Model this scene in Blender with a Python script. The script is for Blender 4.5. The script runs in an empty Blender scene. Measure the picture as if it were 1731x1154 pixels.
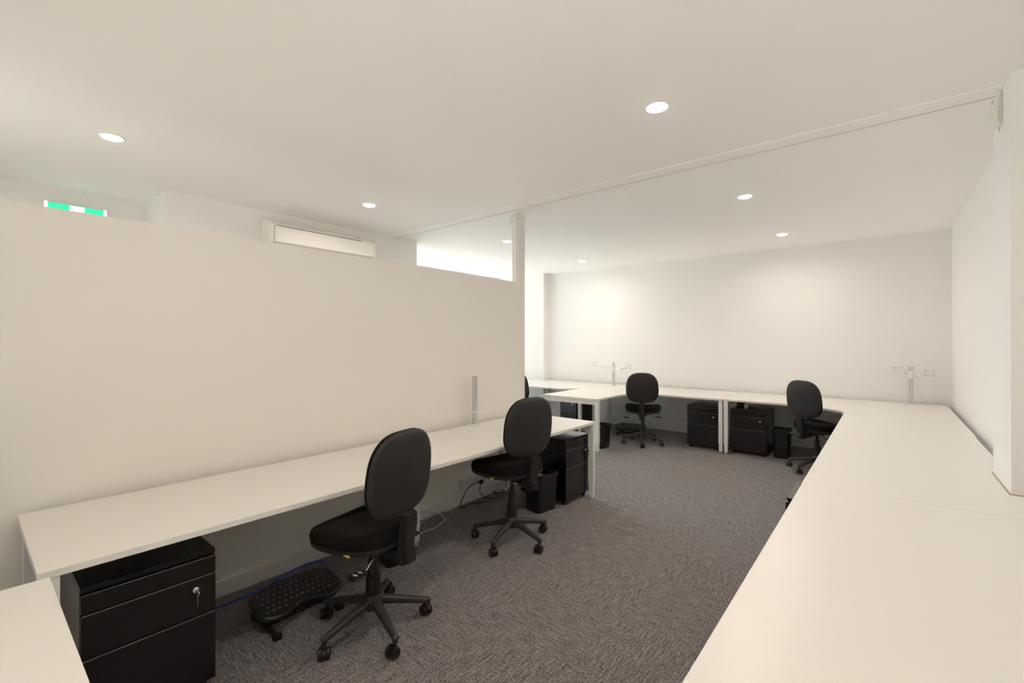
import bpy, bmesh, math, random
from mathutils import Vector, Matrix
random.seed(7)
S = bpy.context.scene
COL = S.collection
PI = math.pi
R = math.radians

# ------------------------------------------------------------------ camera
FPX, W_PX = 769.0, 1731.0
YAW = math.atan((1500.0 - 865.5) / FPX)
cam_d = bpy.data.cameras.new('camera')
cam = bpy.data.objects.new('camera', cam_d); COL.objects.link(cam)
cam_d.sensor_fit = 'HORIZONTAL'; cam_d.sensor_width = 36.0
cam_d.lens = 36.0 * FPX / W_PX
cam_d.clip_start = 0.02
cam.location = (0, 0, 1.5)
cam.rotation_euler = (PI / 2, 0, YAW)
S.camera = cam

# ------------------------------------------------------------------ world, exposure
SKY_SOUTH, SKY_WEST = 0.5, 7.0
wd = bpy.data.worlds.new('daylight_sky'); S.world = wd; wd.use_nodes = True
bg = wd.node_tree.nodes['Background']
bg.inputs[1].default_value = 1.0
_nt = wd.node_tree
_tc = _nt.nodes.new('ShaderNodeTexCoord'); _sep = _nt.nodes.new('ShaderNodeSeparateXYZ')
_nt.links.new(_tc.outputs['Generated'], _sep.inputs[0])
_mr = _nt.nodes.new('ShaderNodeMapRange'); _mr.inputs['From Min'].default_value = -0.5; _mr.inputs['From Max'].default_value = 0.5
_nt.links.new(_sep.outputs['Y'], _mr.inputs['Value'])
_mx = _nt.nodes.new('ShaderNodeMix'); _mx.data_type = 'RGBA'
_nt.links.new(_mr.outputs['Result'], _mx.inputs[0])
_mx.inputs[6].default_value = tuple(SKY_SOUTH * c for c in (1.0, 0.90, 0.79)) + (1,)     # hazy warm sky on the street side
_mx.inputs[7].default_value = tuple(SKY_WEST * c for c in (0.76, 0.89, 1.0)) + (1,)      # clear sky on the courtyard side
_nt.links.new(_mx.outputs[2], bg.inputs[0])
S.view_settings.view_transform = 'Standard'
S.view_settings.look = 'None'
S.view_settings.gamma = 1.0
S.view_settings.use_curve_mapping = False
S.view_settings.exposure = 0.22
sun_d = bpy.data.lights.new('sun', 'SUN'); sun_d.energy = 30.0; sun_d.angle = R(0.6); sun_d.color = (1.0, 0.90, 0.82)
sun = bpy.data.objects.new('sun', sun_d); COL.objects.link(sun); sun.location = (8, 1, 9)
sun.rotation_euler = Vector((-0.60, -0.12, -0.79)).to_track_quat('-Z', 'Y').to_euler()
LAMP_W = 8.3
LAMP_COL = (1.0, 0.87, 0.77)
try:
    S.cycles.max_bounces = 16; S.cycles.diffuse_bounces = 12; S.cycles.glossy_bounces = 4
    S.cycles.transparent_max_bounces = 12
    S.cycles.sample_clamp_indirect = 8.0
    S.cycles.use_denoising = True
except Exception:
    pass

# ------------------------------------------------------------------ layout numbers (metres)
H_C = 2.86            # ceiling
DZ = 0.73             # desk height
TT = 0.025            # desk top thickness
X_PART = -3.03        # partition face
Y_END = 3.89          # partition end
X_R = 0.60            # right wall
Y_B = 7.60            # back wall
X_L = -5.0            # wall with the air conditioner
X_W = -6.5            # window wall
Y_F = -0.95           # wall behind the camera

# ------------------------------------------------------------------ materials
def mat(name, col, rough=0.5, metal=0.0, spec=0.5, bump=None, var=None, coat=0.0, sheen=0.0):
    m = bpy.data.materials.new(name); m.use_nodes = True
    nt = m.node_tree; b = nt.nodes['Principled BSDF']
    b.inputs['Base Color'].default_value = (*col, 1)
    b.inputs['Roughness'].default_value = rough
    b.inputs['Metallic'].default_value = metal
    b.inputs['Specular IOR Level'].default_value = spec
    if coat: b.inputs['Coat Weight'].default_value = coat
    if sheen: b.inputs['Sheen Weight'].default_value = sheen
    tc = nt.nodes.new('ShaderNodeTexCoord')
    if var:
        sc, amt = var
        n = nt.nodes.new('ShaderNodeTexNoise'); n.inputs['Scale'].default_value = sc; n.inputs['Detail'].default_value = 4
        nt.links.new(tc.outputs['Object'], n.inputs['Vector'])
        r = nt.nodes.new('ShaderNodeMapRange'); r.inputs['To Min'].default_value = 1 - amt; r.inputs['To Max'].default_value = 1 + amt
        nt.links.new(n.outputs['Fac'], r.inputs['Value'])
        mx = nt.nodes.new('ShaderNodeVectorMath'); mx.operation = 'SCALE'
        mx.inputs[0].default_value = col
        nt.links.new(r.outputs['Result'], mx.inputs['Scale'])
        nt.links.new(mx.outputs['Vector'], b.inputs['Base Color'])
    if bump:
        sc, st, dist = bump
        n2 = nt.nodes.new('ShaderNodeTexNoise'); n2.inputs['Scale'].default_value = sc; n2.inputs['Detail'].default_value = 3
        nt.links.new(tc.outputs['Object'], n2.inputs['Vector'])
        bp = nt.nodes.new('ShaderNodeBump'); bp.inputs['Strength'].default_value = st; bp.inputs['Distance'].default_value = dist
        nt.links.new(n2.outputs['Fac'], bp.inputs['Height'])
        nt.links.new(bp.outputs['Normal'], b.inputs['Normal'])
    return m

def emit(name, col, s):
    m = bpy.data.materials.new(name); m.use_nodes = True
    b = m.node_tree.nodes['Principled BSDF']
    b.inputs['Base Color'].default_value = (*col, 1)
    b.inputs['Emission Color'].default_value = (*col, 1); b.inputs['Emission Strength'].default_value = s
    return m

M = {}
M['wall'] = mat('white_wall_paint', (0.84, 0.83, 0.815), 0.75, spec=0.25, bump=(180, 0.05, 0.001), var=(1.3, 0.012))
M['partition'] = mat('warm_white_partition_paint', (0.835, 0.80, 0.752), 0.7, spec=0.3, bump=(180, 0.05, 0.001), var=(1.3, 0.012))
M['ceiling'] = mat('white_ceiling_paint', (0.93, 0.92, 0.905), 0.85, spec=0.2, var=(0.8, 0.01))
M['sealant'] = mat('beige_sealant', (0.50, 0.42, 0.31), 0.6, var=(9, 0.1))
M['reveal'] = mat('shadow_line_grey', (0.42, 0.39, 0.37), 0.8, var=(5, 0.05))  # shade of the ceiling strip's gap, put into the colour
M['trim'] = mat('white_gloss_trim', (0.80, 0.785, 0.755), 0.4, var=(3, 0.01))
M['laminate'] = mat('white_desk_laminate', (0.80, 0.775, 0.735), 0.32, spec=0.45, var=(2.0, 0.003))
M['edge'] = mat('white_metal_frame', (0.78, 0.775, 0.76), 0.4, spec=0.5, var=(4, 0.01))
M['black_metal'] = mat('black_powder_coat', (0.006, 0.0052, 0.0052), 0.20, spec=0.6, bump=(900, 0.05, 0.0004), var=(30, 0.15))
M['groove'] = mat('black_gap', (0.004, 0.004, 0.004), 0.7)
M['lip'] = mat('light_metal_lip', (0.42, 0.39, 0.36), 0.3, metal=0.6, var=(20, 0.2))  # drawer lips lighter than the black drawer fronts
M['chrome'] = mat('chrome', (0.75, 0.73, 0.70), 0.22, metal=1.0, var=(30, 0.05))
M['alu'] = mat('brushed_aluminium', (0.62, 0.62, 0.61), 0.34, metal=0.6, var=(60, 0.05))
M['fabric'] = mat('black_woven_fabric', (0.0085, 0.0070, 0.0066), 0.95, spec=0.12, bump=(700, 0.5, 0.001), var=(220, 0.35), sheen=0.03)
M['backfab'] = mat('charcoal_backrest_fabric', (0.022, 0.0198, 0.0193), 0.55, spec=0.35, bump=(700, 0.35, 0.0008), var=(250, 0.3), sheen=0.03)
M['plastic'] = mat('black_moulded_plastic', (0.014, 0.0128, 0.0124), 0.42, spec=0.5, bump=(500, 0.15, 0.0005), var=(60, 0.15))
M['stud'] = mat('grey_rubber_studs', (0.10, 0.092, 0.085), 0.5, var=(60, 0.1))
M['foot'] = mat('satin_black_footrest_plastic', (0.017, 0.0155, 0.015), 0.36, spec=0.55, var=(60, 0.15))
M['base'] = mat('dark_grey_nylon', (0.042, 0.037, 0.035), 0.40, spec=0.5, bump=(500, 0.12, 0.0005), var=(60, 0.15))
M['rubber'] = mat('black_rubber', (0.014, 0.013, 0.013), 0.6, var=(50, 0.2))
M['bin'] = mat('black_bin_plastic', (0.009, 0.008, 0.0078), 0.45, spec=0.5, bump=(400, 0.2, 0.0006), var=(40, 0.2))
M['blue'] = mat('blue_cable', (0.03, 0.08, 0.62), 0.45, var=(20, 0.1))
M['navy'] = mat('navy_cable', (0.012, 0.02, 0.075), 0.45, var=(20, 0.1))
M['blackcable'] = mat('black_cable', (0.012, 0.012, 0.013), 0.5, var=(20, 0.1))
M['whitecable'] = mat('white_cable', (0.62, 0.60, 0.55), 0.45, var=(20, 0.05))
M['socket'] = mat('white_socket_plastic', (0.72, 0.70, 0.66), 0.4, var=(20, 0.01))
M['hole'] = mat('dark_socket_slot', (0.05, 0.05, 0.05), 0.6)
M['yellow'] = mat('yellow_tag', (0.85, 0.55, 0.02), 0.5, var=(40, 0.05))
M['teal'] = mat('pale_teal_tag', (0.35, 0.62, 0.60), 0.5, var=(40, 0.05))
M['mark'] = mat('white_print', (0.75, 0.75, 0.75), 0.5)
M['ac'] = mat('white_air_conditioner_plastic', (0.80, 0.78, 0.73), 0.35, var=(5, 0.01))
M['acface'] = mat('glossy_white_panel', (0.84, 0.82, 0.78), 0.4, var=(5, 0.01))
M['lamp'] = emit('warm_white_diffuser', (1.0, 0.93, 0.82), 20.0)
M['exitgreen'] = emit('lit_green_sign_face', (0.03, 0.60, 0.33), 0.85)
M['exitwhite'] = emit('lit_white_sign_face', (0.9, 1.0, 0.97), 1.6)
M['ground'] = mat('pale_bounce_ground', (0.55, 0.53, 0.50), 0.9, var=(2, 0.05))

def glass_mat():
    m = bpy.data.materials.new('clear_window_glass'); m.use_nodes = True
    nt = m.node_tree; nt.nodes.clear()
    o = nt.nodes.new('ShaderNodeOutputMaterial'); mx = nt.nodes.new('ShaderNodeMixShader')
    t = nt.nodes.new('ShaderNodeBsdfTransparent'); g = nt.nodes.new('ShaderNodeBsdfGlossy')
    t.inputs['Color'].default_value = (0.94, 0.97, 0.96, 1)
    g.inputs['Roughness'].default_value = 0.02
    mx.inputs['Fac'].default_value = 0.07
    nt.links.new(t.outputs[0], mx.inputs[1]); nt.links.new(g.outputs[0], mx.inputs[2]); nt.links.new(mx.outputs[0], o.inputs['Surface'])
    return m
M['glass'] = glass_mat()

def carpet_mat():
    m = bpy.data.materials.new('charcoal_carpet_tiles'); m.use_nodes = True
    nt = m.node_tree; L = nt.links.new; N = nt.nodes.new
    b = nt.nodes['Principled BSDF']; b.inputs['Roughness'].default_value = 0.95; b.inputs['Specular IOR Level'].default_value = 0.12
    b.inputs['Sheen Weight'].default_value = 0.15
    tc = N('ShaderNodeTexCoord')
    def mp(scale):
        k = N('ShaderNodeMapping'); k.inputs['Scale'].default_value = scale; L(tc.outputs['Object'], k.inputs['Vector']); return k
    ch = N('ShaderNodeTexChecker'); ch.inputs['Scale'].default_value = 2.0
    of = N('ShaderNodeMapping'); of.inputs['Location'].default_value = (0.13, 0.21, 0.25); L(tc.outputs['Object'], of.inputs['Vector']); L(of.outputs[0], ch.inputs['Vector'])
    def lines(scale):
        k = mp(scale); n = N('ShaderNodeTexNoise'); n.inputs['Scale'].default_value = 1.0; n.inputs['Detail'].default_value = 2.5; n.inputs['Roughness'].default_value = 0.65
        L(k.outputs[0], n.inputs['Vector']); return n
    a = lines((150, 11, 1)); c = lines((11, 150, 1))
    mx = N('ShaderNodeMix'); mx.data_type = 'FLOAT'
    L(ch.outputs['Fac'], mx.inputs[0]); L(a.outputs['Fac'], mx.inputs[2]); L(c.outputs['Fac'], mx.inputs[3])
    sp = N('ShaderNodeTexNoise'); sp.inputs['Scale'].default_value = 260; sp.inputs['Detail'].default_value = 2; L(tc.outputs['Object'], sp.inputs['Vector'])
    mid = N('ShaderNodeTexNoise'); mid.inputs['Scale'].default_value = 95; mid.inputs['Detail'].default_value = 3; L(tc.outputs['Object'], mid.inputs['Vector'])
    ad = N('ShaderNodeMath'); ad.operation = 'MULTIPLY_ADD'; L(sp.outputs['Fac'], ad.inputs[0]); ad.inputs[1].default_value = 0.75; mxs = N('ShaderNodeMath'); mxs.operation = 'MULTIPLY'; mxs.inputs[1].default_value = 0.65; L(mx.outputs[0], mxs.inputs[0]); L(mxs.outputs[0], ad.inputs[2])
    ad2 = N('ShaderNodeMath'); ad2.operation = 'MULTIPLY_ADD'; L(mid.outputs['Fac'], ad2.inputs[0]); ad2.inputs[1].default_value = 0.60; L(ad.outputs[0], ad2.inputs[2])
    rp = N('ShaderNodeValToRGB')
    rp.color_ramp.elements[0].position = 0.74; rp.color_ramp.elements[0].color = (0.014, 0.012, 0.0118, 1)
    rp.color_ramp.elements[1].position = 1.28; rp.color_ramp.elements[1].color = (0.37, 0.335, 0.332, 1)
    sc = N('ShaderNodeMath'); sc.operation = 'MULTIPLY'; sc.inputs[1].default_value = 0.7
    L(ad2.outputs[0], sc.inputs[0])
    for e, p in zip(rp.color_ramp.elements, (0.555, 0.835)): e.position = p
    L(sc.outputs[0], rp.inputs['Fac']); L(rp.outputs['Color'], b.inputs['Base Color'])
    bp = N('ShaderNodeBump'); bp.inputs['Strength'].default_value = 0.5; bp.inputs['Distance'].default_value = 0.003
    L(ad2.outputs[0], bp.inputs['Height']); L(bp.outputs['Normal'], b.inputs['Normal'])
    return m
M['carpet'] = carpet_mat()

# ------------------------------------------------------------------ mesh helpers
class MB:
    def __init__(s): s.bm = bmesh.new()
    def _bev(s, geom_faces, r, seg=2):
        es = list({e for f in geom_faces for e in f.edges})
        bmesh.ops.bevel(s.bm, geom=es, offset=r, segments=seg, profile=0.7, affect='EDGES', clamp_overlap=True)
    def box(s, x0, x1, y0, y1, z0, z1, bev=0.0, mtx=None, seg=2):
        t = MB() if True else None
        vs = [t.bm.verts.new((x, y, z)) for x in (x0, x1) for y in (y0, y1) for z in (z0, z1)]
        for q in ((0, 1, 3, 2), (4, 6, 7, 5), (0, 4, 5, 1), (2, 3, 7, 6), (0, 2, 6, 4), (1, 5, 7, 3)):
            t.bm.faces.new([vs[i] for i in q])
        if bev > 0: t._bev(t.bm.faces[:], bev, seg)
        s.merge(t, mtx); return s
    def merge(s, t, mtx=None):
        if mtx is not None: t.bm.transform(mtx)
        t.bm.verts.index_update()
        new = [s.bm.verts.new(v.co) for v in t.bm.verts]
        for f in t.bm.faces:
            try: s.bm.faces.new([new[v.index] for v in f.verts])
            except ValueError: pass
        t.bm.free(); return s
    def prism(s, poly, z0, z1, bev=0.0, mtx=None, seg=2):
        t = MB()
        lo = [t.bm.verts.new((x, y, z0)) for x, y in poly]; hi = [t.bm.verts.new((x, y, z1)) for x, y in poly]
        n = len(poly)
        t.bm.faces.new(lo[::-1]); t.bm.faces.new(hi)
        for i in range(n): t.bm.faces.new((lo[i], lo[(i + 1) % n], hi[(i + 1) % n], hi[i]))
        if bev > 0:
            es = [e for f in t.bm.faces if len(f.verts) == n and abs(f.normal.z if f.normal.length else 1) >= 0 for e in f.edges]
            t.bm.normal_update()
            es = list({e for f in t.bm.faces if abs(f.normal.z) > 0.9 for e in f.edges})
            bmesh.ops.bevel(t.bm, geom=es, offset=bev, segments=seg, profile=0.6, affect='EDGES', clamp_overlap=True)
        s.merge(t, mtx); return s
    def loft(s, rings, cap=True, closed=True):
        bm = s.bm; vr = [[bm.verts.new(p) for p in r] for r in rings]
        n = len(vr[0])
        for a, b in zip(vr, vr[1:]):
            for i in range(n if closed else n - 1):
                j = (i + 1) % n
                bm.faces.new((a[i], a[j], b[j], b[i]))
        if cap:
            bm.faces.new(vr[0][::-1]); bm.faces.new(vr[-1])
        return s
    def lathe(s, prof, c=(0, 0, 0), n=24, mtx=None):
        t = MB()
        rings = [[(r * math.cos(2 * PI * i / n), r * math.sin(2 * PI * i / n), z) for i in range(n)] for r, z in prof]
        t.loft(rings)
        mm = Matrix.Translation(c)
        if mtx is not None: mm = mm @ mtx
        s.merge(t, mm); return s
    def tube(s, pts, r, n=8, smooth=0):
        P = [Vector(p) for p in pts]
        if smooth:
            Q = []
            for i in range(len(P) - 1):
                p0 = P[max(i - 1, 0)]; p1 = P[i]; p2 = P[i + 1]; p3 = P[min(i + 2, len(P) - 1)]
                for k in range(smooth):
                    u = k / smooth
                    Q.append(0.5 * ((2 * p1) + (p2 - p0) * u + (2 * p0 - 5 * p1 + 4 * p2 - p3) * u * u + (3 * p1 - p0 - 3 * p2 + p3) * u ** 3))
            Q.append(P[-1]); P = Q
        rad = r if isinstance(r, (list, tuple)) else None
        rings = []; up = None
        for i, p in enumerate(P):
            d = (P[min(i + 1, len(P) - 1)] - P[max(i - 1, 0)]).normalized()
            if up is None:
                up = Vector((0, 0, 1)) if abs(d.z) < 0.9 else Vector((1, 0, 0))
            a = d.cross(up).normalized(); up = a.cross(d).normalized()
            rr = (rad[0] + (rad[1] - rad[0]) * i / (len(P) - 1)) if rad else r
            rings.append([tuple(p + (a * math.cos(2 * PI * k / n) + up * math.sin(2 * PI * k / n)) * rr) for k in range(n)])
        s.loft(rings); return s
    def ball(s, c, rx, ry, rz, n=10, m=6):
        rings = []
        for j in range(m + 1):
            t = PI * (j + 0.02) / (m + 0.04) - PI / 2
            rings.append([(c[0] + rx * math.cos(t) * math.cos(2 * PI * i / n), c[1] + ry * math.cos(t) * math.sin(2 * PI * i / n), c[2] + rz * math.sin(t)) for i in range(n)])
        s.loft(rings); return s
    def build(s, name, m, parent=None, ang=50, **props):
        bm = s.bm
        bmesh.ops.recalc_face_normals(bm, faces=bm.faces[:])
        bm.normal_update()
        for f in bm.faces: f.smooth = True
        for e in bm.edges:
            if len(e.link_faces) != 2 or e.calc_face_angle(0) > R(ang): e.smooth = False
        me = bpy.data.meshes.new(name); bm.to_mesh(me); bm.free()
        me.materials.append(m)
        o = bpy.data.objects.new(name, me); COL.objects.link(o)
        wn = o.modifiers.new('weighted_normals', 'WEIGHTED_NORMAL'); wn.mode = 'FACE_AREA'; wn.weight = 50; wn.keep_sharp = True
        if parent is not None: o.parent = parent
        for k, v in props.items(): o[k] = v
        return o

def empty(name, label, cat, loc=(0, 0, 0), rz=0, group=None):
    o = bpy.data.objects.new(name, None); COL.objects.link(o)
    o.empty_display_size = 0.1
    o.location = loc; o.rotation_euler = (0, 0, rz)
    o['label'] = label; o['category'] = cat
    if group: o['group'] = group
    return o

def kids(o): return [c for c in COL.objects if c.parent is o]
def dup(root, loc, rz, label):
    def cp(o, par):
        c = o.copy(); COL.objects.link(c)
        if par is not None: c.parent = par
        for ch in kids(o): cp(ch, c)
        return c
    r = cp(root, None)
    r.location = loc; r.rotation_euler = (0, 0, rz); r['label'] = label
    return r
def struct(mb, name, m, parent=None):
    return mb.build(name, m, parent, kind='structure') if parent is None else mb.build(name, m, parent)
def rotz(a): return Matrix.Rotation(a, 4, 'Z')
def T(x, y, z): return Matrix.Translation((x, y, z))

# ------------------------------------------------------------------ the room
struct(MB().box(-6.8, 1.0, Y_F - 0.3, Y_B + 0.3, -0.2, 0.0), 'floor', M['carpet'])
struct(MB().box(-6.8, 1.0, Y_F - 0.3, Y_B + 0.3, H_C, H_C + 0.2), 'ceiling', M['ceiling'])
struct(MB().box(-6.8, 1.0, Y_B, Y_B + 0.3, 0, H_C), 'wall_back', M['wall'])
struct(MB().box(X_R, 1.0, Y_F - 0.3, Y_B, 0, H_C), 'wall_right', M['wall'])
w = MB()
w.box(-6.8, -4.40, Y_F - 0.3, Y_F, 0, H_C); w.box(-3.30, -1.3, Y_F - 0.3, Y_F, 0, H_C); w.box(-4.40, -3.30, Y_F - 0.3, Y_F, 0, 0.06); w.box(-4.40, -3.30, Y_F - 0.3, Y_F, 2.5, H_C); w.box(0.4, X_R, Y_F - 0.3, Y_F, 0, H_C)
w.box(-1.3, 0.4, Y_F - 0.3, Y_F, 0, 0.06); w.box(-1.3, 0.4, Y_F - 0.3, Y_F, 2.5, H_C)
struct(w, 'wall_front', M['wall'])
for nm, wx, hw in (('added_fill_window_2', -0.45, 0.85), ('added_fill_window_3', -3.85, 0.55)):  # unseen windows added behind the camera for fill daylight
    win = bpy.data.objects.new(nm, None); COL.objects.link(win); win['kind'] = 'structure'
    win.location = (wx, Y_F, 0.06)
    f = MB()
    for x0, x1, z0, z1 in ((-hw, hw, 0, .05), (-hw, hw, 2.39, 2.44), (-hw, -hw + .05, .05, 2.39), (hw - .05, hw, .05, 2.39), (-.025, .025, .05, 2.39)):
        f.box(x0, x1, -0.14, -0.09, z0, z1, bev=0.003)
    f.build('window_frame', M['edge'], win)
    MB().box(-hw + .05, hw - .05, -0.118, -0.112, .05, 2.39).build('window_pane', M['glass'], win)
struct(MB().box(-6.8, -5.7, Y_F, 1.17, 0, H_C), 'wall_left_recess', M['wall'])
struct(MB().box(-6.8, X_L, 1.17, 4.0, 0, H_C), 'wall_left', M['wall'])
struct(MB().box(-6.5, -5.29, 7.40, Y_B, 0, H_C), 'wall_back_pier', M['wall'])
struct(MB().box(0.48, X_R, 3.365, 3.865, 0, H_C, bev=0.004), 'wall_right_pier', M['wall'])
struct(MB().box(X_PART - 0.10, X_PART, Y_F, Y_END, 0, 2.13, bev=0.002), 'wall_partition', M['partition'])
bead = MB().box(0.4745, 0.4805, 3.358, 3.872, DZ - .002, DZ + .004).box(0.4745, X_R, 3.356, 3.3655, DZ - .002, DZ + .004)
struct(bead, 'trim_3', M['sealant'])
# window wall with its opening
w = MB()
w.box(-6.8, X_W, 4.0, 7.4, 0, 0.08); w.box(-6.8, X_W, 4.0, 7.4, 2.80, H_C)
w.box(-6.8, X_W, 4.0, 4.10, 0.08, 2.80); w.box(-6.8, X_W, 7.30, 7.4, 0.08, 2.80)
struct(w, 'wall_window_side', M['wall'])
win = bpy.data.objects.new('window_1', None); COL.objects.link(win); win['kind'] = 'structure'
win.location = (X_W, 5.7, 0.08)
f = MB(); 
for y0, y1, z0, z1 in ((-1.6, 1.6, 0, .05), (-1.6, 1.6, 2.67, 2.72), (-1.6, -1.55, .05, 2.67), (1.55, 1.6, .05, 2.67), (-.56, -.51, .05, 2.67), (.51, .56, .05, 2.67)):
    f.box(-0.14, -0.09, y0, y1, z0, z1, bev=0.003)
f.build('window_frame', M['edge'], win)
MB().box(-0.118, -0.112, -1.55, 1.55, .05, 2.67).build('window_pane', M['glass'], win)
struct(MB().box(-30, -6.8, -20, 25, -0.3, -0.1).box(-6.8, 20, -20, Y_F - 0.3, -0.3, -0.1), 'ground', M['ground'])  # unseen ground outside, made pale to bounce sunlight up to the ceiling
# skirting boards
struct(MB().box(X_PART, X_PART + 0.014, Y_F, Y_END - 0.002, 0, 0.095, bev=0.003), 'baseboard_partition', M['trim'])
struct(MB().box(-5.29, X_R, Y_B - 0.014, Y_B, 0, 0.125, bev=0.003), 'baseboard_back', M['trim'])
struct(MB().box(X_R - 0.014, X_R, 3.865, Y_B - 0.014, 0, 0.125, bev=0.003), 'baseboard_right', M['trim'])
# flush ceiling strip from the pier to the air conditioner wall
t1 = MB().box(X_L, 0.48, 3.50, 3.645, H_C - 0.007, H_C, bev=0.002).box(X_L, 0.48, 3.645, 3.651, H_C - 0.010, H_C)
for x in (-3.62, -2.34, -1.08):
    t1.lathe([(0.012, 0), (0.012, -0.006), (0.006, -0.010), (0.0005, -0.011)], (x, 3.59, H_C - 0.007), 12)
    t1.box(x + 0.02, x + 0.06, 3.585, 3.60, H_C - 0.012, H_C - 0.007)
t1o = struct(t1, 'trim_1', M['ceiling'])
MB().box(X_L, 0.48, 3.6405, 3.645, H_C - 0.0085, H_C - 0.006).build('shadow_gap', M['reveal'], t1o)  # solid grey strip painted as the shadow line of the gap
# square post carrying the partition end up to the ceiling
p = MB().box(X_PART - 0.085, X_PART + 0.002, Y_END - 0.112, Y_END, 2.13, H_C, bev=0.003)
struct(p, 'trim_2', M['trim'])
pc = MB().tube([(X_PART - 0.02, Y_END - 0.118, H_C - 0.004), (X_PART - 0.07, Y_END - 0.125, H_C - 0.02), (X_PART - 0.10, Y_END - 0.125, H_C - 0.06), (X_PART - 0.105, Y_END - 0.122, H_C - 0.10)], 0.004, 8, 5)
pc.box(X_PART - 0.020, X_PART - 0.012, Y_END - 0.116, Y_END - 0.111, 2.132, H_C)
o = pc.build('ceiling_cable', M['whitecable']); o['label'] = 'thin cable curling out of the ceiling at the top of the partition post'; o['category'] = 'cable'
# two small screw plugs left in the back wall
for x, z, lab in ((-1.90, 2.345, 'tiny screw plug high on the back wall, the right one of the two'), (-4.15, 2.295, 'tiny screw plug high on the back wall, the left one of the two')):
    o = MB().lathe([(0.009, 0), (0.009, 0.003), (0.004, 0.006)], (x, Y_B, z), 12, Matrix.Rotation(PI / 2, 4, 'X')).build('screw_plug', M['socket'])
    o['label'] = lab; o['category'] = 'screw plug'; o['group'] = 'screw plugs in the back wall'

# ------------------------------------------------------------------ ceiling downlights
def downlight(x, y, label):
    e = empty('ceiling_downlight', label, 'downlight', (x, y, H_C), 0, 'round recessed ceiling downlights')
    MB().lathe([(0.068, 0.0), (0.068, -0.003), (0.062, -0.006), (0.056, -0.003), (0.056, 0.0)], n=36).build('bezel', M['trim'], e)
    MB().lathe([(0.055, -0.001), (0.053, -0.007), (0.042, -0.013), (0.022, -0.016), (0.001, -0.0165)], n=32).build('diffuser', M['lamp'], e)
    ld = bpy.data.lights.new('downlight_lamp', 'AREA'); ld.shape = 'DISK'; ld.size = 0.085
    ld.energy = LAMP_W; ld.color = LAMP_COL; ld.spread = R(165)
    lo = bpy.data.objects.new('downlight_lamp', ld); COL.objects.link(lo); lo.parent = e; lo.location = (0, 0, -0.019)
downlight(-1.03, 2.57, 'biggest lit round downlight, over the aisle nearest the camera')
downlight(-1.03, 4.68, 'lit round downlight just beyond the ceiling strip, over the aisle carpet')
downlight(-1.03, 6.63, 'lit round downlight near the back wall, on the right side of the ceiling')
downlight(-3.98, 0.64, 'lit round downlight at the far left, above the green sign end of the partition')
downlight(-3.98, 2.59, 'lit round downlight directly above the air conditioner')
downlight(-3.98, 4.72, 'lit round downlight half hidden behind the white partition post')
downlight(-3.98, 6.68, 'smallest lit round downlight, near the back wall to the left')
downlight(-1.03, 0.60, 'lit round downlight above the camera position')

# ------------------------------------------------------------------ wall and ceiling fittings
# split air conditioner
a = empty('air_conditioner', 'white wall-mounted split air conditioner behind the top of the partition', 'air conditioner', (X_L, 2.60, 2.44), PI / 2)
# local: -y is the front (+X world), x along the wall
prof = [(0, 0.0), (-0.10, 0.0), (-0.185, 0.045), (-0.205, 0.11), (-0.205, 0.245), (-0.17, 0.288), (-0.12, 0.30), (0, 0.30)]
def xprism(mb, prof, x0, x1, bev=0):
    t = MB(); t.prism(prof, x0, x1, bev)   # poly in (y,z), extruded along x
    mb.merge(t, Matrix(((0, 0, 1, 0), (1, 0, 0, 0), (0, 1, 0, 0), (0, 0, 0, 1)))); return mb
xprism(MB(), prof, -0.58, 0.58, 0.004).build('body', M['ac'], a)
for sx in (-1, 1):
    pr = [(0.0, -0.004), (-0.102, -0.004), (-0.19, 0.043), (-0.211, 0.11), (-0.211, 0.247), (-0.174, 0.292), (-0.122, 0.304), (0, 0.304)]
    xprism(MB(), pr, 0.575 if sx > 0 else -0.625, 0.625 if sx > 0 else -0.575, 0.012).build('end_cap', M['ac'], a)
MB().box(-0.572, 0.572, -0.222, -0.2, 0.075, 0.238, bev=0.008).build('front_panel', M['acface'], a)
MB().box(-0.555, 0.42, -0.2075, -0.204, 0.2405, 0.2465).build('panel_gap', M['hole'], a)
xprism(MB(), [(-0.09, -0.006), (-0.185, 0.036), (-0.188, 0.042), (-0.092, 0.002)], -0.54, 0.54).build('air_flap', M['ac'], a)

# exit sign
e = empty('exit_sign', 'lit green and white exit sign rising behind the left end of the partition', 'sign', (-5.70, 0.665, 2.515), PI / 2)
MB().box(-0.205, 0.205, -0.06, 0.0, 0, 0.21, bev=0.008).build('housing', M['ac'], e)
MB().box(-0.183, 0.183, -0.068, -0.058, 0.01, 0.205, bev=0.002).build('sign_face', M['exitgreen'], e)
for sx in (-1, 1):
    MB().box(sx * .194 - .0105, sx * .194 + .0105, -0.067, -0.02, 0.006, 0.207, bev=0.003).build('lit_edge', M['exitwhite'], e)
MB().box(-0.045, 0.052, -0.0695, -0.066, 0.022, 0.198).build('doorway_symbol', M['exitwhite'], e)
rm = MB()
rm.lathe([(0.001, 0), (0.013, 0), (0.013, 0.002), (0.001, 0.002)], (-0.006, -0.0695, 0.138), 14, Matrix.Rotation(PI / 2, 4, 'X'))
for q in ([(0.0, 0.12), (0.018, 0.122), (0.028, 0.085), (0.008, 0.08)], [(0.010, 0.085), (0.024, 0.085), (0.004, 0.045), (-0.006, 0.05)], [(0.016, 0.085), (0.03, 0.085), (0.045, 0.05), (0.036, 0.045)], [(-0.004, 0.118), (0.004, 0.108), (-0.03, 0.09), (-0.033, 0.098)]):
    t = MB(); t.prism(q, 0, 0.002); rm.merge(t, T(0, -0.0695, 0) @ Matrix.Rotation(PI / 2, 4, 'X'))
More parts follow.
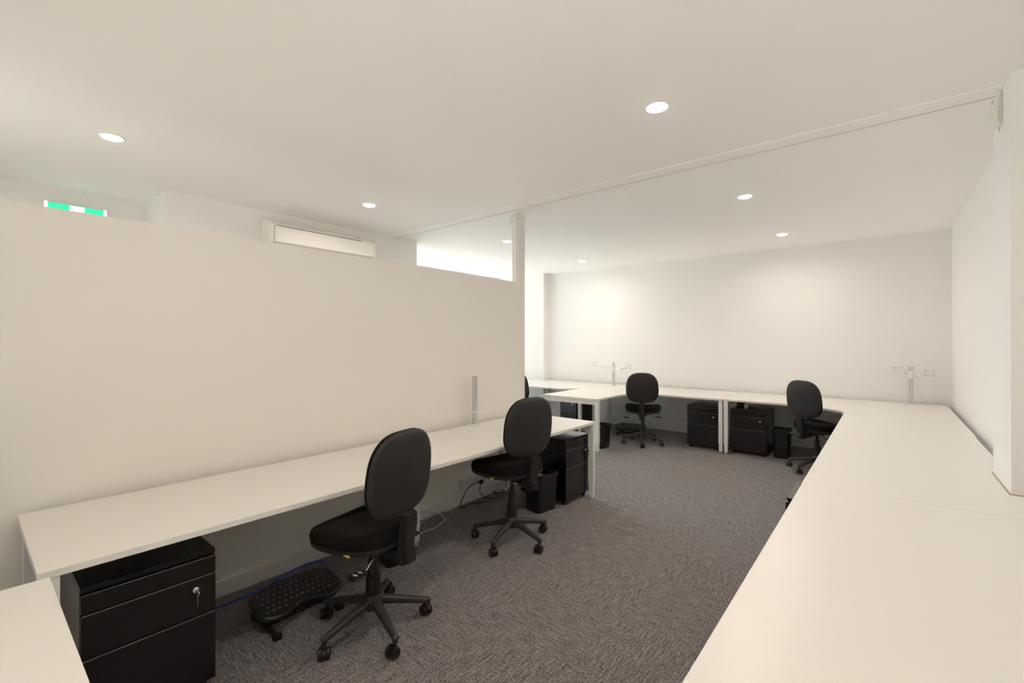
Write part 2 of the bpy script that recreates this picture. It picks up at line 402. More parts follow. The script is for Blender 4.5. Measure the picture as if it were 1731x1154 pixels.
rm.build('running_figure_symbol', M['exitgreen'], e)
ar = MB()
t = MB(); t.prism([(-0.16, 0.10), (-0.115, 0.145), (-0.115, 0.115), (-0.075, 0.115), (-0.075, 0.085), (-0.115, 0.085), (-0.115, 0.055)], 0, 0.002); ar.merge(t, T(0, -0.067, 0) @ Matrix.Rotation(PI / 2, 4, 'X'))
ar.build('arrow_symbol', M['exitwhite'], e)

# sensor on the pier
e = empty('wall_sensor', 'slim white plastic sensor high on the left face of the right pier', 'sensor', (0.48, 3.60, 2.665), -PI / 2)
xprism(MB(), [(0, 0.0), (-0.030, 0.004), (-0.037, 0.05), (-0.034, 0.12), (-0.018, 0.20), (-0.006, 0.228), (0, 0.23)], -0.030, 0.030, 0.004).build('cover', M['ac'], e)
xprism(MB(), [(-0.003, 0.01), (-0.016, 0.014), (-0.020, 0.06), (-0.017, 0.12), (-0.008, 0.195), (-0.003, 0.215)], 0.0295, 0.0315).build('side_seam', M['whitecable'], e)
for z in (0.07, 0.145):
    MB().lathe([(0.009, -0.001), (0.009, 0.004), (0.006, 0.004), (0.006, 0.001)], (-0.004, -0.034, z), 14, Matrix.Rotation(PI / 2, 4, 'X')).build('sensor_eye', M['whitecable'], e)
MB().tube([(0.015, -0.008, 0.03), (0.01, -0.012, 0.01), (-0.004, -0.010, -0.02)], 0.003, 8, 4).build('lead', M['whitecable'], e)

# ------------------------------------------------------------------ desks
def leg(parent, x, y, wx=0.055, wy=0.042, top=DZ - TT, ang=0):
    mtx = T(x, y, 0) @ rotz(ang)
    m = MB().box(-wx / 2, wx / 2, -wy / 2, wy / 2, 0.125, top, bev=0.003, mtx=mtx)
    m.box(-wx / 2 + .004, wx / 2 - .004, -wy / 2 + .004, wy / 2 - .004, 0.022, 0.127, bev=0.002, mtx=mtx)
    lg = m.build('leg', M['edge'], parent)
    MB().lathe([(0.006, 0.024), (0.006, 0.010), (0.017, 0.009), (0.019, 0.0)], (x, y, 0), 14).build('levelling_foot', M['alu'], lg)
    return lg
def gusset(parent, x, y, dx):
    s = 1 if dx > 0 else -1
    t = MB(); t.prism([(0, 0), (0.085 * s, 0), (0.0, -0.038)], -0.016, 0.016, 0.002)
    t2 = MB().merge(t, T(x, y, DZ - TT - 0.055) @ Matrix.Rotation(PI / 2, 4, 'X')); t2.build('corner_bracket', M['edge'], parent)
def beam(parent, x0, x1, y0, y1, h=0.055):
    MB().box(x0, x1, y0, y1, DZ - TT - h, DZ - TT, bev=0.003).build('frame_rail', M['edge'], parent)
def desk(name, label, poly, group=None):
    e = empty(name, label, 'desk', (0, 0, 0), 0, group)
    cx = sum(p[0] for p in poly) / len(poly); cy = sum(p[1] for p in poly) / len(poly)
    e.location = (cx, cy, 0)
    return e, (cx, cy)
def finish(e, c, poly):
    MB().prism(poly, DZ - TT, DZ, 0.0025).build('tabletop', M['laminate'], e)
    for o in kids(e):
        for v in o.data.vertices: v.co -= Vector((c[0], c[1], 0))
        for q in kids(o):
            for v in q.data.vertices: v.co -= Vector((c[0], c[1], 0))
def rect(x0, x1, y0, y1): return [(x0, y0), (x1, y0), (x1, y1), (x0, y1)]
XB, XF = -2.985, -2.168
# near desk along the partition
P = rect(XB, XF, 0.16, 2.028)
e, c = desk('office_desk', 'long white desk along the partition, nearest end at lower left', P, 'white desks along the partition')
leg(e, XB + 0.06, 0.195); leg(e, XF - 0.034, 0.195)
beam(e, XB + 0.09, XF - 0.062, 0.174, 0.216)
beam(e, -2.80, -2.76, 0.216, 2.02); leg(e, -2.90, 2.0, 0.04, 0.045)
finish(e, c, P)
# far desk along the partition
P = rect(XB, XF, 2.030, 3.89)
e, c = desk('office_desk', 'white desk along the partition at its open end, under the bare aluminium pole', P, 'white desks along the partition')
leg(e, XB + 0.06, 3.868, 0.055, 0.04); leg(e, XF - 0.030, 3.868, 0.055, 0.04)
beam(e, XB + 0.09, XF - 0.058, 3.848, 3.888); gusset(e, XF - 0.058, 3.868, -1)
leg(e, -2.685, 2.14, 0.03, 0.055); beam(e, -2.80, -2.76, 2.04, 3.848)
finish(e, c, P)
# desk below the camera, its left end in the lower left corner
P = rect(-2.115, -0.362, -0.62, 0.186)
e, c = desk('office_desk', 'white desk end poking into the lower left corner of the photo', P)
leg(e, -2.06, 0.02); leg(e, -2.06, -0.58); beam(e, -2.08, -2.04, -0.55, -0.01); beam(e, -2.04, -0.37, -0.30, -0.26)
leg(e, -0.41, -0.56)
finish(e, c, P)
# right-hand run
P = rect(-0.358, 0.545, -0.62, 2.918)
e, c = desk('office_desk', 'big white desktop filling the lower right foreground', P, 'white desks along the right wall')
leg(e, -0.25, 2.87); leg(e, 0.50, 2.87); beam(e, -0.22, 0.47, 2.85, 2.89); leg(e, -0.25, 1.0); leg(e, 0.50, 1.0)
leg(e, -0.25, -0.58); leg(e, 0.50, -0.58)
finish(e, c, P)
P = [(-0.36, 2.921), (0.545, 2.921), (0.545, 3.355), (0.474, 3.355), (0.474, 3.874), (0.549, 3.874), (0.549, 5.2522), (-0.36, 5.2522)]
e, c = desk('office_desk', 'white desktop notched around the right pier, middle of the right run', P, 'white desks along the right wall')
leg(e, -0.22, 5.20); leg(e, 0.50, 5.20); beam(e, -0.19, 0.47, 5.18, 5.22)
leg(e, 0.50, 2.97); leg(e, -0.22, 2.97); beam(e, -0.19, 0.47, 2.95, 2.99)
finish(e, c, P)
# corner desk at the back right
P = [(-1.698, 7.555), (-1.698, 6.50), (-0.93, 6.505), (-0.62, 6.40), (-0.40, 6.20), (-0.36, 6.05), (-0.36, 5.253), (0.556, 5.253), (0.556, 7.56)]
e, c = desk('corner_desk', 'L-shaped white corner desk in the far right corner under the twin-arm pole', P, 'L-shaped white corner desks')
leg(e, -1.668, 6.535, 0.05, 0.055); leg(e, -1.668, 7.50, 0.05, 0.055); beam(e, -1.688, -1.648, 6.565, 7.47)
leg(e, 0.50, 5.30); beam(e, -1.64, 0.5, 7.38, 7.42); leg(e, 0.50, 7.40)
finish(e, c, P)
# L desk with its wing towards the camera
P = [(-3.885, 7.545), (-3.885, 5.42), (-2.985, 5.42), (-2.985, 5.98), (-2.93, 6.20), (-2.78, 6.38), (-2.55, 6.46), (-1.704, 6.50), (-1.704, 7.555)]
e, c = desk('corner_desk', 'L-shaped white desk with a free wing reaching forward beside the far chair', P, 'L-shaped white corner desks')
leg(e, -3.012, 5.455, 0.05, 0.05); leg(e, -3.858, 5.455, 0.05, 0.05); beam(e, -3.833, -3.037, 5.435, 5.475, 0.06)
leg(e, -1.734, 6.535, 0.05, 0.055); leg(e, -1.734, 7.50, 0.05, 0.055); beam(e, -1.754, -1.714, 6.565, 7.47)
leg(e, -3.84, 7.40, 0.05, 0.055); beam(e, -3.82, -1.75, 7.38, 7.42); beam(e, -3.87, -3.83, 5.48, 7.37)
finish(e, c, P)
# far left desk, mostly behind the partition
P = [(-5.28, 7.395), (-6.40, 7.395), (-6.40, 6.30), (-4.40, 6.30), (-4.17, 6.27), (-3.95, 6.44), (-3.888, 6.48), (-3.888, 7.55), (-5.28, 7.55)]
e, c = desk('corner_desk', 'white desk at the far left of the back wall, beside the bright pier', P, 'L-shaped white corner desks')
leg(e, -3.918, 6.52, 0.055, 0.055); leg(e, -3.925, 7.50, 0.05, 0.055); beam(e, -3.95, -3.91, 6.55, 7.47); leg(e, -6.34, 6.36); leg(e, -6.34, 7.34)
finish(e, c, P)

# ------------------------------------------------------------------ pedestals
PED_H = 0.605
def pedestal(label, x, y, rz, w=0.43, d=0.52, key=True, blackkey=False):
    # local origin: floor, middle of the front; front faces -y
    e = empty('drawer_pedestal', label, 'drawer pedestal', (x, y, 0), rz, 'black mobile drawer pedestals')
    h = w / 2
    b = MB().box(-h, -h + .012, 0.018, d, 0.045, PED_H - .02).box(h - .012, h, 0.018, d, 0.045, PED_H - .02)
    b.box(-h, h, d - .012, d, 0.045, PED_H - .02).box(-h, h, 0.018, d, 0.045, 0.06).box(-h + .012, h - .012, 0.030, 0.034, 0.06, PED_H - .02)
    b.build('carcass', M['black_metal'], e)
    MB().box(-h, h, 0.006, d, PED_H - .02, PED_H, bev=0.004).build('top_panel', M['black_metal'], e)
    for z0, z1 in ((0.508, PED_H - .028), (0.343, 0.502), (0.05, 0.337)):
        dr = MB().box(-h + .001, h - .001, 0.0, 0.018, z0, z1, bev=0.002).box(-h + .014, h - .014, 0.018, 0.030, z0 + .004, z1 - .004).build('drawer', M['black_metal'], e)
        MB().box(-h + .004, h - .004, -0.0008, 0.004, z1 - .0013, z1 + .0004).build('drawer_lip', M['lip'], dr)
    lx, lz = h - 0.074, 0.455
    lk = MB().lathe([(0.013, 0.0), (0.013, 0.006), (0.010, 0.009), (0.004, 0.009), (0.004, 0.006), (0.001, 0.006)], (lx, 0, lz), 18, Matrix.Rotation(PI / 2, 4, 'X')).build('lock', M['chrome'], e, label='small chrome lock')
    if key:
        k = MB().box(lx - .0015, lx + .0015, -0.026, -0.006, lz - .004, lz + .004)
        k.lathe([(0.010, -0.0015), (0.010, 0.0015)], (lx, -0.031, lz - .004), 14, Matrix.Rotation(PI / 2, 4, 'Y'))
        k.box(lx - .004, lx - .002, -0.034, -0.028, lz - .055, lz - .012)
        k.build('key', M['blackcable'] if blackkey else M['chrome'], lk)
    for sx in (-1, 1):
        for yy in (0.05, d - 0.06):
            c = MB().lathe([(0.021, -0.013), (0.022, -0.010), (0.022, 0.010), (0.021, 0.013)], (sx * (h - .04), yy, 0.022), 16, Matrix.Rotation(PI / 2, 4, 'Y'))
            c.box(sx * (h - .04) - .016, sx * (h - .04) + .016, yy - .008, yy + .008, 0.03, 0.047)
            c.build('caster', M['rubber'], e)
    return e
pedestal('black three-drawer pedestal with a chrome key, under the near left end of the desk', -2.245, 0.489, PI / 2, key=True)
pedestal('black three-drawer pedestal with a hanging black key, at the open end of the partition desk', -2.247, 3.70, PI / 2, w=0.42, key=True, blackkey=True)
pedestal('black three-drawer pedestal with dangling chrome keys, left of the twin white legs', -1.985, 6.585, 0, key=True)
pedestal('black three-drawer pedestal with a bare chrome lock, right of the twin white legs', -1.415, 6.60, 0, key=False)
pedestal('black drawer pedestal seen under the forward wing of the far desk', -4.12, 6.47, 0, w=0.32, key=False)
pedestal('black pedestal peeping out from under the right-hand desk run', -0.452, 3.235, -PI / 2, key=False)

# ------------------------------------------------------------------ bins
def rrect(w, d, r, n=5):
    out = []
    for cx, cy, a0 in ((w / 2 - r, d / 2 - r, 0), (-w / 2 + r, d / 2 - r, PI / 2), (-w / 2 + r, -d / 2 + r, PI), (w / 2 - r, -d / 2 + r, 1.5 * PI)):
        for i in range(n + 1):
            a = a0 + PI / 2 * i / n; out.append((cx + r * math.cos(a), cy + r * math.sin(a)))
    return out
def wastebin(label, x, y, rz, w=0.27, d=0.20, h=0.33):
    e = empty('waste_bin', label, 'waste bin', (x, y, 0), rz, 'small black plastic waste bins')
    def ring(k, z, dr=0): return [(px, py, z) for px, py in rrect(w * k + dr, d * k + dr, 0.035 * k)]
    MB().loft([ring(.80, 0), ring(.82, 0.006), ring(.95, h - .03), ring(.95, h - .012), ring(.95, h - .012, -.008), ring(.93, h - .03, -.008), ring(.80, 0.012, -.008)]).build('bucket', M['bin'], e)
    MB().loft([ring(.95, h - .028, .002), ring(.95, h - .028, .012), ring(.98, h - .006, .012), ring(.98, h, .006), ring(.95, h, -.006), ring(.95, h - .02, -.008)], cap=False).build('rim', M['bin'], e)
    return e
wastebin('black waste bin beside the pedestal at the open end of the partition desk', -2.40, 3.315, R(82), 0.27, 0.21, 0.33)
wastebin('black waste bin on the floor right of the far twin-leg pedestals', -1.055, 6.80, R(2), 0.20, 0.26, 0.37)
wastebin('black waste bin under the forward wing of the far desk', -3.14, 5.80, R(0), 0.20, 0.26, 0.33)
wastebin('black waste bin hidden in shadow behind the nearest chair', -2.60, 1.90, R(80), 0.24, 0.19, 0.33)

# ------------------------------------------------------------------ task chairs
def supell(a, w, h, n):
    c, s_ = math.cos(a), math.sin(a)
    return (w * abs(c) ** (2 / n) * (1 if c >= 0 else -1), h * abs(s_) ** (2 / n) * (1 if s_ >= 0 else -1))
def make_chair(label):
    e = empty('task_chair', label, 'office chair', (0, 0, 0), 0, 'black swivel task chairs')
    # --- five-star base with casters
    b = MB()
    cast = []
    for k in range(5):
        a = 2 * PI * k / 5
        sec = []
        for i in range(9):
            t = i / 8
            r = 0.03 + 0.255 * t
            z = 0.150 - 0.048 * t - 0.010 * t * t
            hw = 0.028 - 0.012 * t; hh = 0.024 - 0.009 * t
            ring = []
            for j in range(12):
                q = 2 * PI * j / 12
                px, pz = supell(q, hw, hh, 2.6)
                ring.append((r * math.cos(a) - px * math.sin(a), r * math.sin(a) + px * math.cos(a), z + pz - 0.008))
            sec.append(ring)
        b.loft(sec)
        ex, ey = 0.285 * math.cos(a), 0.285 * math.sin(a)
        b.ball((ex, ey, 0.085), 0.018, 0.018, 0.019, 12, 6)
        b.lathe([(0.014, 0.062), (0.014, 0.088)], (ex, ey, 0), 12)
        cast.append((ex, ey, a))
    b.lathe([(0.035, 0.095), (0.050, 0.105), (0.052, 0.150), (0.046, 0.175), (0.040, 0.18)], n=28)
    base = b.build('star_base', M['base'], e)
    for i, (ex, ey, a) in enumerate(cast):
        ca = a + (0.9, -1.3, 2.1, -0.6, 1.7)[i]
        mt = T(ex + 0.016 * math.cos(ca), ey + 0.016 * math.sin(ca), 0.0) @ rotz(ca + PI / 2)
        c = MB()
        for sx in (-1, 1):
            c.lathe([(0.010, -0.010), (0.024, -0.010), (0.028, -0.006), (0.028, 0.006), (0.024, 0.009), (0.022, 0.007), (0.002, 0.007)], (sx * 0.018, 0, 0.028), 20, Matrix.Rotation(sx * PI / 2, 4, 'Y'))
        hood = []
        for i2 in range(9):
            q = PI * (0.02 + 0.96 * i2 / 8)
            hood.append([(-0.008, 0.031 * math.cos(q), 0.028 + 0.031 * math.sin(q)), (0.008, 0.031 * math.cos(q), 0.028 + 0.031 * math.sin(q)), (0.008, 0.018 * math.cos(q), 0.028 + 0.018 * math.sin(q)), (-0.008, 0.018 * math.cos(q), 0.028 + 0.018 * math.sin(q))])
        c.loft(hood)
        c.lathe([(0.007, 0.05), (0.007, 0.068)], (-0.0, -0.016, 0), 10)
        t = MB(); t.merge(c, mt); t.build('caster', M['plastic'], base)
    # --- gas column
    col = MB().lathe([(0.014, 0.17), (0.014, 0.44)], n=20).build('gas_column', M['rubber'], e)
    MB().lathe([(0.040, 0.175), (0.038, 0.27), (0.031, 0.275), (0.031, 0.295), (0.026, 0.300), (0.026, 0.36), (0.016, 0.362)], n=26).build('column_cover', M['plastic'], col)
    # --- mechanism
    mech = MB().box(-0.06, 0.06, -0.14, 0.10, 0.425, 0.462, bev=0.008).box(-0.09, 0.09, -0.11, 0.10, 0.458, 0.468, bev=0.002)
    mech.build('tilt_mechanism', M['plastic'], e)
    mk = [o for o in kids(e) if o.name.startswith('tilt_mechanism')][-1]
    MB().tube([(-0.11, -0.03, 0.437), (0.11, -0.03, 0.437)], 0.006, 10).build('pivot_bolt', M['chrome'], mk)
    for sx, y0, dz in ((-1, -0.11, -0.004), (1, -0.06, 0.012)):
        lv = MB().tube([(sx * 0.05, y0, 0.437), (sx * 0.12, y0 - 0.005, 0.430 + dz), (sx * 0.165, y0 - 0.01, 0.404 + dz), (sx * 0.20, y0 - 0.01, 0.400 + dz)], 0.005, 8, 4).build('lever', M['chrome'], e)
        pd = MB(); pd.prism([(sx * 0.175, y0 - 0.014), (sx * 0.195, y0 - 0.036), (sx * 0.262, y0 - 0.036), (sx * 0.268, y0 - 0.004), (sx * 0.255, y0 + 0.022), (sx * 0.195, y0 + 0.014)][::sx], 0.394 + dz, 0.408 + dz, 0.004)
        pd.build('paddle', M['plastic'], lv)
        mkk = MB()
        for dx in (0.205, 0.235):
            mkk.box(min(sx * dx, sx * (dx + .004)), max(sx * dx, sx * (dx + .004)), y0 - .026, y0 + .006, 0.4078 + dz, 0.4086 + dz)
            mkk.box(min(sx * (dx - .006), sx * (dx + .010)), max(sx * (dx - .006), sx * (dx + .010)), y0 - .012, y0 - .008, 0.4078 + dz, 0.4086 + dz)
        mkk.build('paddle_symbol', M['mark'], lv)
    # --- seat: rounded cushion on a shallow pan
    def seat_out(a, k=1.0):
        x, y = supell(a, 0.252 * k, 0.235 * k, 3.0)
        x *= 1.0 + 0.10 * (y / 0.235) * (1 if y < 0 else 0.55)   # narrower towards the back
        return x, y + 0.03 * k
    def contour(x, y):
        t = (y - 0.03) / 0.235
        z = 0.018 * max(0, -t - 0.3) - 0.055 * max(0, t - 0.35) ** 1.7 * 1.0
        z += 0.012 * (x / 0.25) ** 2
        return z
    rings = []
    n = 48
    prof = [(0.30, 0.474), (0.93, 0.474), (0.975, 0.480), (1.0, 0.500), (1.005, 0.520), (0.985, 0.540), (0.945, 0.553), (0.86, 0.560), (0.70, 0.559), (0.50, 0.555), (0.30, 0.552), (0.10, 0.551), (0.012, 0.551)]
    for k, z in prof:
        rg = []
        for i in range(n):
            x, y = seat_out(2 * PI * i / n, k)
            lift = max(0.0, min(1.0, (z - 0.474) / 0.07))
            rg.append((x, y + 0.015, z + contour(x, y) * (0.35 + 0.65 * lift)))
        rings.append(rg)
    seat = MB().loft(rings).build('seat', M['fabric'], e, 60)
    rings = []
    for k, z in [(0.25, 0.455), (0.80, 0.455), (0.955, 0.463), (0.985, 0.473), (0.988, 0.489), (0.95, 0.492), (0.3, 0.492)]:
        rg = []
        for i in range(n):
            x, y = seat_out(2 * PI * i / n, k)
            rg.append((x, y + 0.015, z + contour(x, y) * 0.45))
        rings.append(rg)
    MB().loft(rings).build('seat_pan', M['backfab'], seat)
    # --- backrest: curved upholstered pad, tilted back
    def back_out(a, k):
        x, z = supell(a, 0.226 * k, 0.214 * k, 3.1)
        x *= 1.0 - 0.15 * max(0, z / 0.222) ** 1.5 + 0.02 * max(0, -z / 0.222)
        return x, z
    def shell(prof, n=48):
        rings = []
        for k, y in prof:
            rg = []
            for i in range(n):
                x, z = back_out(2 * PI * i / n, k)
                yy = y + 0.50 * x * x + 0.22 * (z + 0.06) ** 2 * (1 if z > -0.06 else -0.8)
                yy -= 0.0
                rg.append((x, yy, z))
            rings.append(rg)
        return MB().loft(rings)
    tilt = T(0, -0.213, 0.840) @ Matrix.Rotation(R(7), 4, 'X')
    rear = shell([(0.012, -0.030), (0.30, -0.0300), (0.60, -0.0295), (0.80, -0.028), (0.90, -0.0255), (0.96, -0.021), (0.99, -0.015), (1.0, -0.006), (0.99, 0.001), (0.95, 0.003), (0.40, 0.003)])
    rear.bm.transform(tilt); rb = rear.build('backrest', M['backfab'], e, 60)
    fr = shell([(0.40, 0.001), (0.95, 0.001), (0.985, 0.005), (0.993, 0.013), (0.975, 0.022), (0.92, 0.030), (0.80, 0.037), (0.60, 0.041), (0.30, 0.043), (0.012, 0.043)])
    fr.bm.transform(tilt); fr.build('front_cushion', M['fabric'], rb, 60)
    # --- J bar: flat covered post behind the backrest, bending under the seat
    j = MB().box(-0.037, 0.037, -0.078, -0.028, -0.450, -0.198, bev=0.006, mtx=tilt)
    j.box(-0.032, 0.032, -0.262, -0.10, 0.395, 0.452, bev=0.008)
    j.build('back_post', M['plastic'], e)
    return e
def base_turn(ch, a):
    for k in kids(ch):
        if k.name.startswith('star_base'): k.rotation_euler = (0, 0, a)
def drop(ch, dz):
    for k in kids(ch):
        if not k.name.startswith(('star_base', 'gas_column')): k.location.z += dz
def place(ch, x, y, fx, fy, base):
    rz = math.atan2(fy, fx) - PI / 2
    ch.location = (x, y, 0); ch.rotation_euler = (0, 0, rz)
    base_turn(ch, base - rz)
chair = make_chair('black swivel chair nearest the camera, backrest turned to us')
ch2 = dup(chair, (0, 0, 0), 0, 'black swivel chair by the open end of the partition desk, yellow tag on its seat')
ch3 = dup(chair, (0, 0, 0), 0, 'black swivel chair seen straight from behind, far beyond the aisle')
ch4 = dup(chair, (0, 0, 0), 0, 'black swivel chair half hidden by the right-hand desk run, under the far right corner')
ch5 = dup(chair, (0, 0, 0), 0, 'black chair of which only a sliver shows past the partition end')
place(chair, -2.09, 1.385, -0.98, -0.20, R(-85))
place(ch2, -2.195, 2.66, -0.985, 0.17, R(-79))
drop(ch2, 0.042)
place(ch3, -2.77, 6.37, -0.36, 0.93, R(-70))
place(ch4, -0.63, 6.31, 0.60, 0.80, R(-120))
place(ch5, -4.19, 5.47, 0.25, 0.97, R(-80))
drop(ch5, -0.01)
# tags on the two near seats
def seat_of(ch): return [k for k in kids(ch) if k.name.startswith('seat')][0]
def tag_on(ch, x, y):
    MB().box(x - .003, x + .002, y - .018, y + .004, 0.472, 0.482, bev=0.001).build('tag', M['yellow'], seat_of(ch), label='tiny yellow tag')
    MB().box(x - .003, x + .002, y + .004, y + .026, 0.474, 0.481, bev=0.001).build('tag', M['teal'], seat_of(ch), label='tiny pale teal tag')
tag_on(chair, -0.231, -0.06); tag_on(ch2, -0.233, -0.05)

# ------------------------------------------------------------------ footrests
def footrest(label, x, y, rz):
    # local: x along the long side, y towards the raised back edge
    e = empty('footrest', label, 'footrest', (x, y, 0), rz, 'black tilting footrests')
    L, D = 0.232, 0.133
    n = 64
    def out(a, k):
        px, py = supell(a, L, D, 3.4)
        if py < 0:
            py += 0.055 * math.exp(-(px / 0.085) ** 2) * (-py / D)
            py *= 1.08
        return px * k, (py - 0.02) * k + 0.02
    tiltm = T(0, 0, 0.105) @ Matrix.Rotation(R(13), 4, 'X')
    m = MB()
    rings = [[(*out(2 * PI * i / n, k), z) for i in range(n)] for k, z in ((0.25, -0.008), (0.94, -0.010), (0.985, -0.004), (1.0, 0.006), (0.985, 0.015), (0.95, 0.020), (0.90, 0.021), (0.6, 0.021), (0.3, 0.021), (0.02, 0.021))]
    t = MB().loft(rings)
    nplate = len(t.bm.faces)
    for i in range(13):
        for jx in range(6):
            px = -0.182 + 0.364 * i / 12 + (0.012 if jx % 2 else 0); py = -0.075 + 0.036 * jx
            if abs(px) < 0.075 and py < -0.05: continue
            if abs(px) > 0.19: continue
            t.ball((px, py, 0.021), 0.0075, 0.0055, 0.0065, 8, 4)
    t.bm.transform(tiltm); fp = t.build('foot_plate', M['foot'], e, 50)
    fp.data.materials.append(M['stud'])
    for q in fp.data.polygons:
        if q.index >= nplate: q.material_index = 1
    b = MB().tube([(-0.17, 0.10, 0.014), (-0.17, -0.15, 0.014)], 0.013, 10).tube([(0.17, 0.10, 0.014), (0.17, -0.15, 0.014)], 0.013, 10)
    b.tube([(-0.17, -0.02, 0.020), (0.17, -0.02, 0.020)], 0.012, 10)
    for sx in (-0.12, 0.12):
        b.box(sx - .012, sx + .012, -0.04, 0.03, 0.012, 0.095, bev=0.004)
    b.build('base_frame', M['plastic'], e)
    for sx in (-0.17, 0.17):
        MB().box(sx - .02, sx + .02, -0.172, -0.142, 0.0, 0.03, bev=0.005).build('rubber_foot', M['rubber'], e)
        MB().box(sx - .02, sx + .02, 0.092, 0.122, 0.0, 0.03, bev=0.005).build('rubber_foot', M['rubber'], e)
    return e
footrest('black studded footrest on the carpet under the near desk, beside the nearest chair', -2.527, 1.185, PI / 2)
footrest('black footrest on the carpet under the far desk, left of the far chair', -3.22, 6.92, R(12))

# ------------------------------------------------------------------ monitor poles
def pole(name, label, x, y, top, rz, arms, sq=0.044):
    e = empty(name, label, 'monitor arm pole', (x, y, DZ), rz, 'aluminium monitor poles clamped to the desks')
    h = top - DZ
    MB().prism(rrect(sq, sq * 0.8, 0.010), 0.012, h, 0.002).build('pole', M['alu'], e)
    cl = MB().box(-0.055, 0.055, -0.035, 0.030, 0.0, 0.012, bev=0.003)
    cl.build('clamp_base', M['edge'], e)
    if not arms:
        MB().prism(rrect(sq + .014, sq * .8 + .014, 0.012), 0.115, 0.135, 0.003).build('collar', M['edge'], e)
    else:
        zc = h - 0.105
        MB().lathe([(0.032, zc - .045), (0.034, zc - .042), (0.034, zc - .003), (0.032, zc), (0.034, zc + .003), (0.034, zc + .038), (0.031, zc + .042)], n=24).build('collar', M['edge'], e)
        for sx, ln, lift in arms:
            z = zc + (0.02 if sx < 0 else -0.012)
            am = MB()
            am.tube([(sx * 0.03, 0, z), (sx * ln * 0.55, -0.05, z), ], 0.013, 12)
            am.lathe([(0.018, z - .02), (0.018, z + .028)], (sx * ln * 0.55, -0.05, 0), 14)
            am.tube([(sx * ln * 0.55, -0.05, z + .02), (sx * ln * 0.98, -0.02, z + .025 + lift)], 0.012, 12)
            a_ = am.build('arm', M['edge'], e)
            hd = MB().lathe([(0.016, z + lift), (0.016, z + .065 + lift)], (sx * ln, -0.02, 0), 14)
            hd.box(sx * ln - .045, sx * ln + .045, -0.055, -0.048, z + .0 + lift, z + .075 + lift, bev=0.003)
            hd.box(sx * ln - .012, sx * ln + .012, -0.050, -0.02, z + .02 + lift, z + .05 + lift)
            hd.build('monitor_mount', M['edge'], a_)
            kn = MB()
            for dx in (-.035, .035):
                for dz in (.01, .065):
                    kn.lathe([(0.005, 0), (0.005, 0.004)], (sx * ln + dx, -0.055, z + dz + lift), 8, Matrix.Rotation(PI / 2, 4, 'X'))
            kn.build('mount_screws', M['hole'], a_)
pole('monitor_pole', 'bare silver monitor pole clamped to the desk against the partition', -2.938, 3.02, 1.18, PI / 2, [])
pole('monitor_pole', 'silver monitor pole with two white arms behind the far swivel chair', -3.63, 7.14, 1.135, 0, [(-1, 0.33, 0.02), (1, 0.30, 0.03)])
pole('monitor_pole', 'silver monitor pole with short white arms in the far right corner', 0.22, 7.42, 1.20, 0, [(-1, 0.125, 0.0), (1, 0.17, 0.0)], 0.05)

# ------------------------------------------------------------------ sockets and cables
XW = X_PART
e = empty('power_outlet', 'white multi-gang power outlet on the partition below the desk', 'power outlet', (XW, 3.135, 0.192), PI / 2)
MB().box(-0.215, 0.215, -0.036, 0.0, -0.042, 0.042, bev=0.004).build('back_box', M['socket'], e)
MB().box(-0.213, 0.213, -0.042, -0.035, -0.040, 0.040, bev=0.003).build('faceplate', M['socket'], e)
so = MB()
for i in range(4):
    cx = -0.155 + 0.103 * i
    for dx, rz_ in ((-0.010, 0.5), (0.010, -0.5)):
        so.box(-.0012, .0012, -0.0428, -0.041, -.006, .006, mtx=T(cx + dx, 0, 0.006) @ Matrix.Rotation(rz_, 4, 'Y'))
    so.box(cx - .0012, cx + .0012, -0.0428, -0.041, -.022, -.010)
    so.box(cx - .008, cx + .008, -0.0432, -0.041, .026, .031)
so.build('socket_slots', M['hole'], e)
pg = MB().box(0.035, 0.075, -0.085, -0.043, -0.018, 0.018, bev=0.008)
o = T(XW, 3.135, 0.192) @ rotz(PI / 2)
pg.bm.transform(o)
pg.tube([tuple(o @ Vector(v)) for v in ((0.055, -0.084, 0.0), (0.06, -0.115, -0.01), (0.09, -0.12, -0.05), (0.14, -0.10, -0.07), (0.19, -0.08, -0.04), (0.24, -0.06, 0.03))], 0.004, 8, 5)
ob = pg.build('power_plug', M['socket']); ob['label'] = 'white plug with its lead in the outlet below the partition desk'; ob['category'] = 'plug'
def cable(name, label, pts, r, m):
    o = MB().tube(pts, r, 8, 6).build(name, m); o['label'] = label; o['category'] = 'cable'; return o
cable('network_cable', 'bright blue cable lying along the skirting beside the near footrest',
      [(-2.90, 0.60, .006), (-2.905, 0.92, .006), (-2.91, 1.08, .006), (-2.95, 1.27, .006), (-2.998, 1.40, .006), (-3.002, 1.50, .006), (-2.98, 1.565, .006), (-2.89, 1.556, .006), (-2.80, 1.49, .006), (-2.70, 1.40, .006)], 0.0052, M['blue'])
cable('network_cable', 'dark blue cable arching from the outlet area down to the carpet',
      [(-2.95, 3.10, .19), (-2.93, 3.02, .20), (-2.93, 2.93, .17), (-2.94, 2.86, .09), (-2.95, 2.85, .02), (-2.94, 2.88, .006), (-2.96, 2.97, .006), (-2.90, 3.12, .006)], 0.0042, M['navy'])
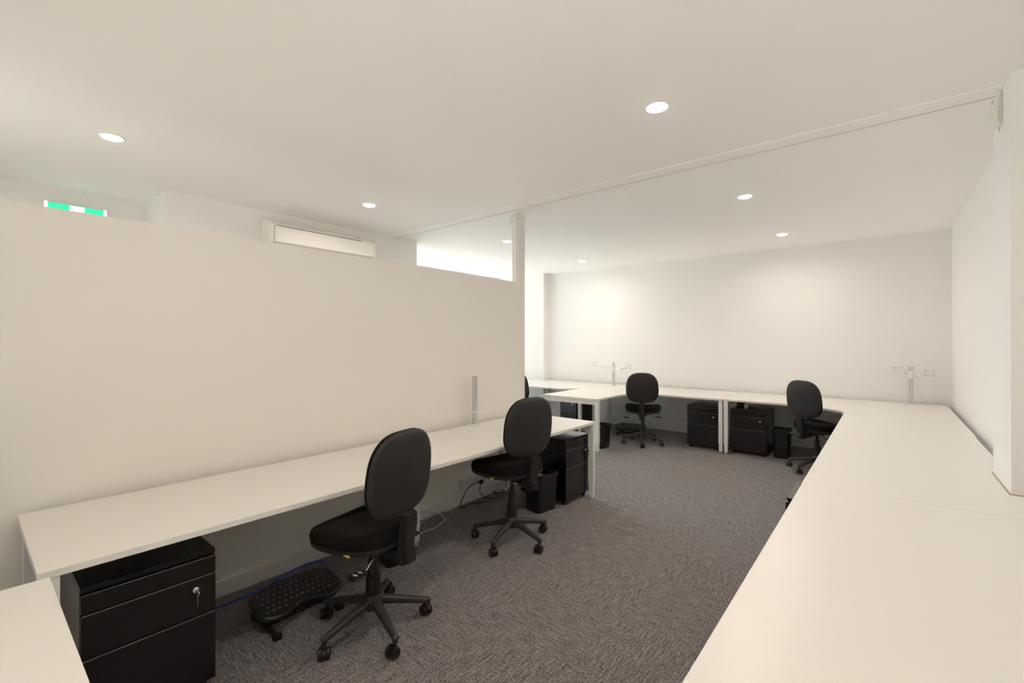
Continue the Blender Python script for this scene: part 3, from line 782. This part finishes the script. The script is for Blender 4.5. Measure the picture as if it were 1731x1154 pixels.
cable('power_cable', 'black cable hanging in a loop under the second chair',
      [(-2.93, 3.10, .185), (-2.93, 3.08, .10), (-2.90, 3.12, .05), (-2.86, 3.22, .02), (-2.85, 3.34, .05), (-2.86, 3.38, .12), (-2.88, 3.37, .20), (-2.90, 3.36, .28), (-2.93, 3.36, .50), (-2.93, 3.36, 0.70)], 0.0038, M['blackcable'])
cable('extension_lead', 'white cable snaking over the carpet between the two near chairs',
      [(-2.72, 2.16, .006), (-2.80, 2.27, .006), (-2.80, 2.42, .006), (-2.86, 2.58, .006), (-2.93, 2.62, .010), (-2.965, 2.56, .05), (-2.98, 2.42, .09), (-2.985, 2.33, .10), (-2.98, 2.30, .06), (-2.97, 2.31, .012), (-2.96, 2.40, .008), (-2.985, 2.60, .03), (-2.99, 2.72, .006), (-2.98, 2.83, .006)], 0.0040, M['whitecable'])
# small adapter where the leads meet
o = MB().box(-2.965, -2.935, 3.10, 3.135, 0.165, 0.195, bev=0.004).build('cable_adapter', M['blackcable']); o['label'] = 'little black adapter hanging where the leads meet by the outlet'; o['category'] = 'adapter'
cable('phone_cable', 'thin grey cable curling down to the skirting left of the far pedestals',
      [(-2.25, 7.55, .40), (-2.28, 7.53, .30), (-2.36, 7.50, .20), (-2.40, 7.47, .10), (-2.36, 7.42, .008), (-2.28, 7.42, .006), (-2.20, 7.45, .006)], 0.004, M['alu'])
# bits of kit on the pedestal right of the twin legs
o = MB().box(-1.60, -1.50, 6.80, 6.92, PED_H, PED_H + .045, bev=0.006).tube([(-1.50, 6.86, PED_H + .02), (-1.46, 6.86, PED_H + .015), (-1.43, 6.90, PED_H + .008), (-1.45, 6.96, PED_H + .006)], 0.005, 8, 4).build('power_adapter', M['blackcable'])
o['label'] = 'black power adapter on the pedestal right of the twin white legs'; o['category'] = 'adapter'
o = MB().prism(rrect(.045, .035, .008), PED_H, PED_H + .055, .004, mtx=T(-1.47, 6.75, 0)).build('junction_box', M['alu'])
o['label'] = 'small silver box on the pedestal right of the twin white legs'; o['category'] = 'box'
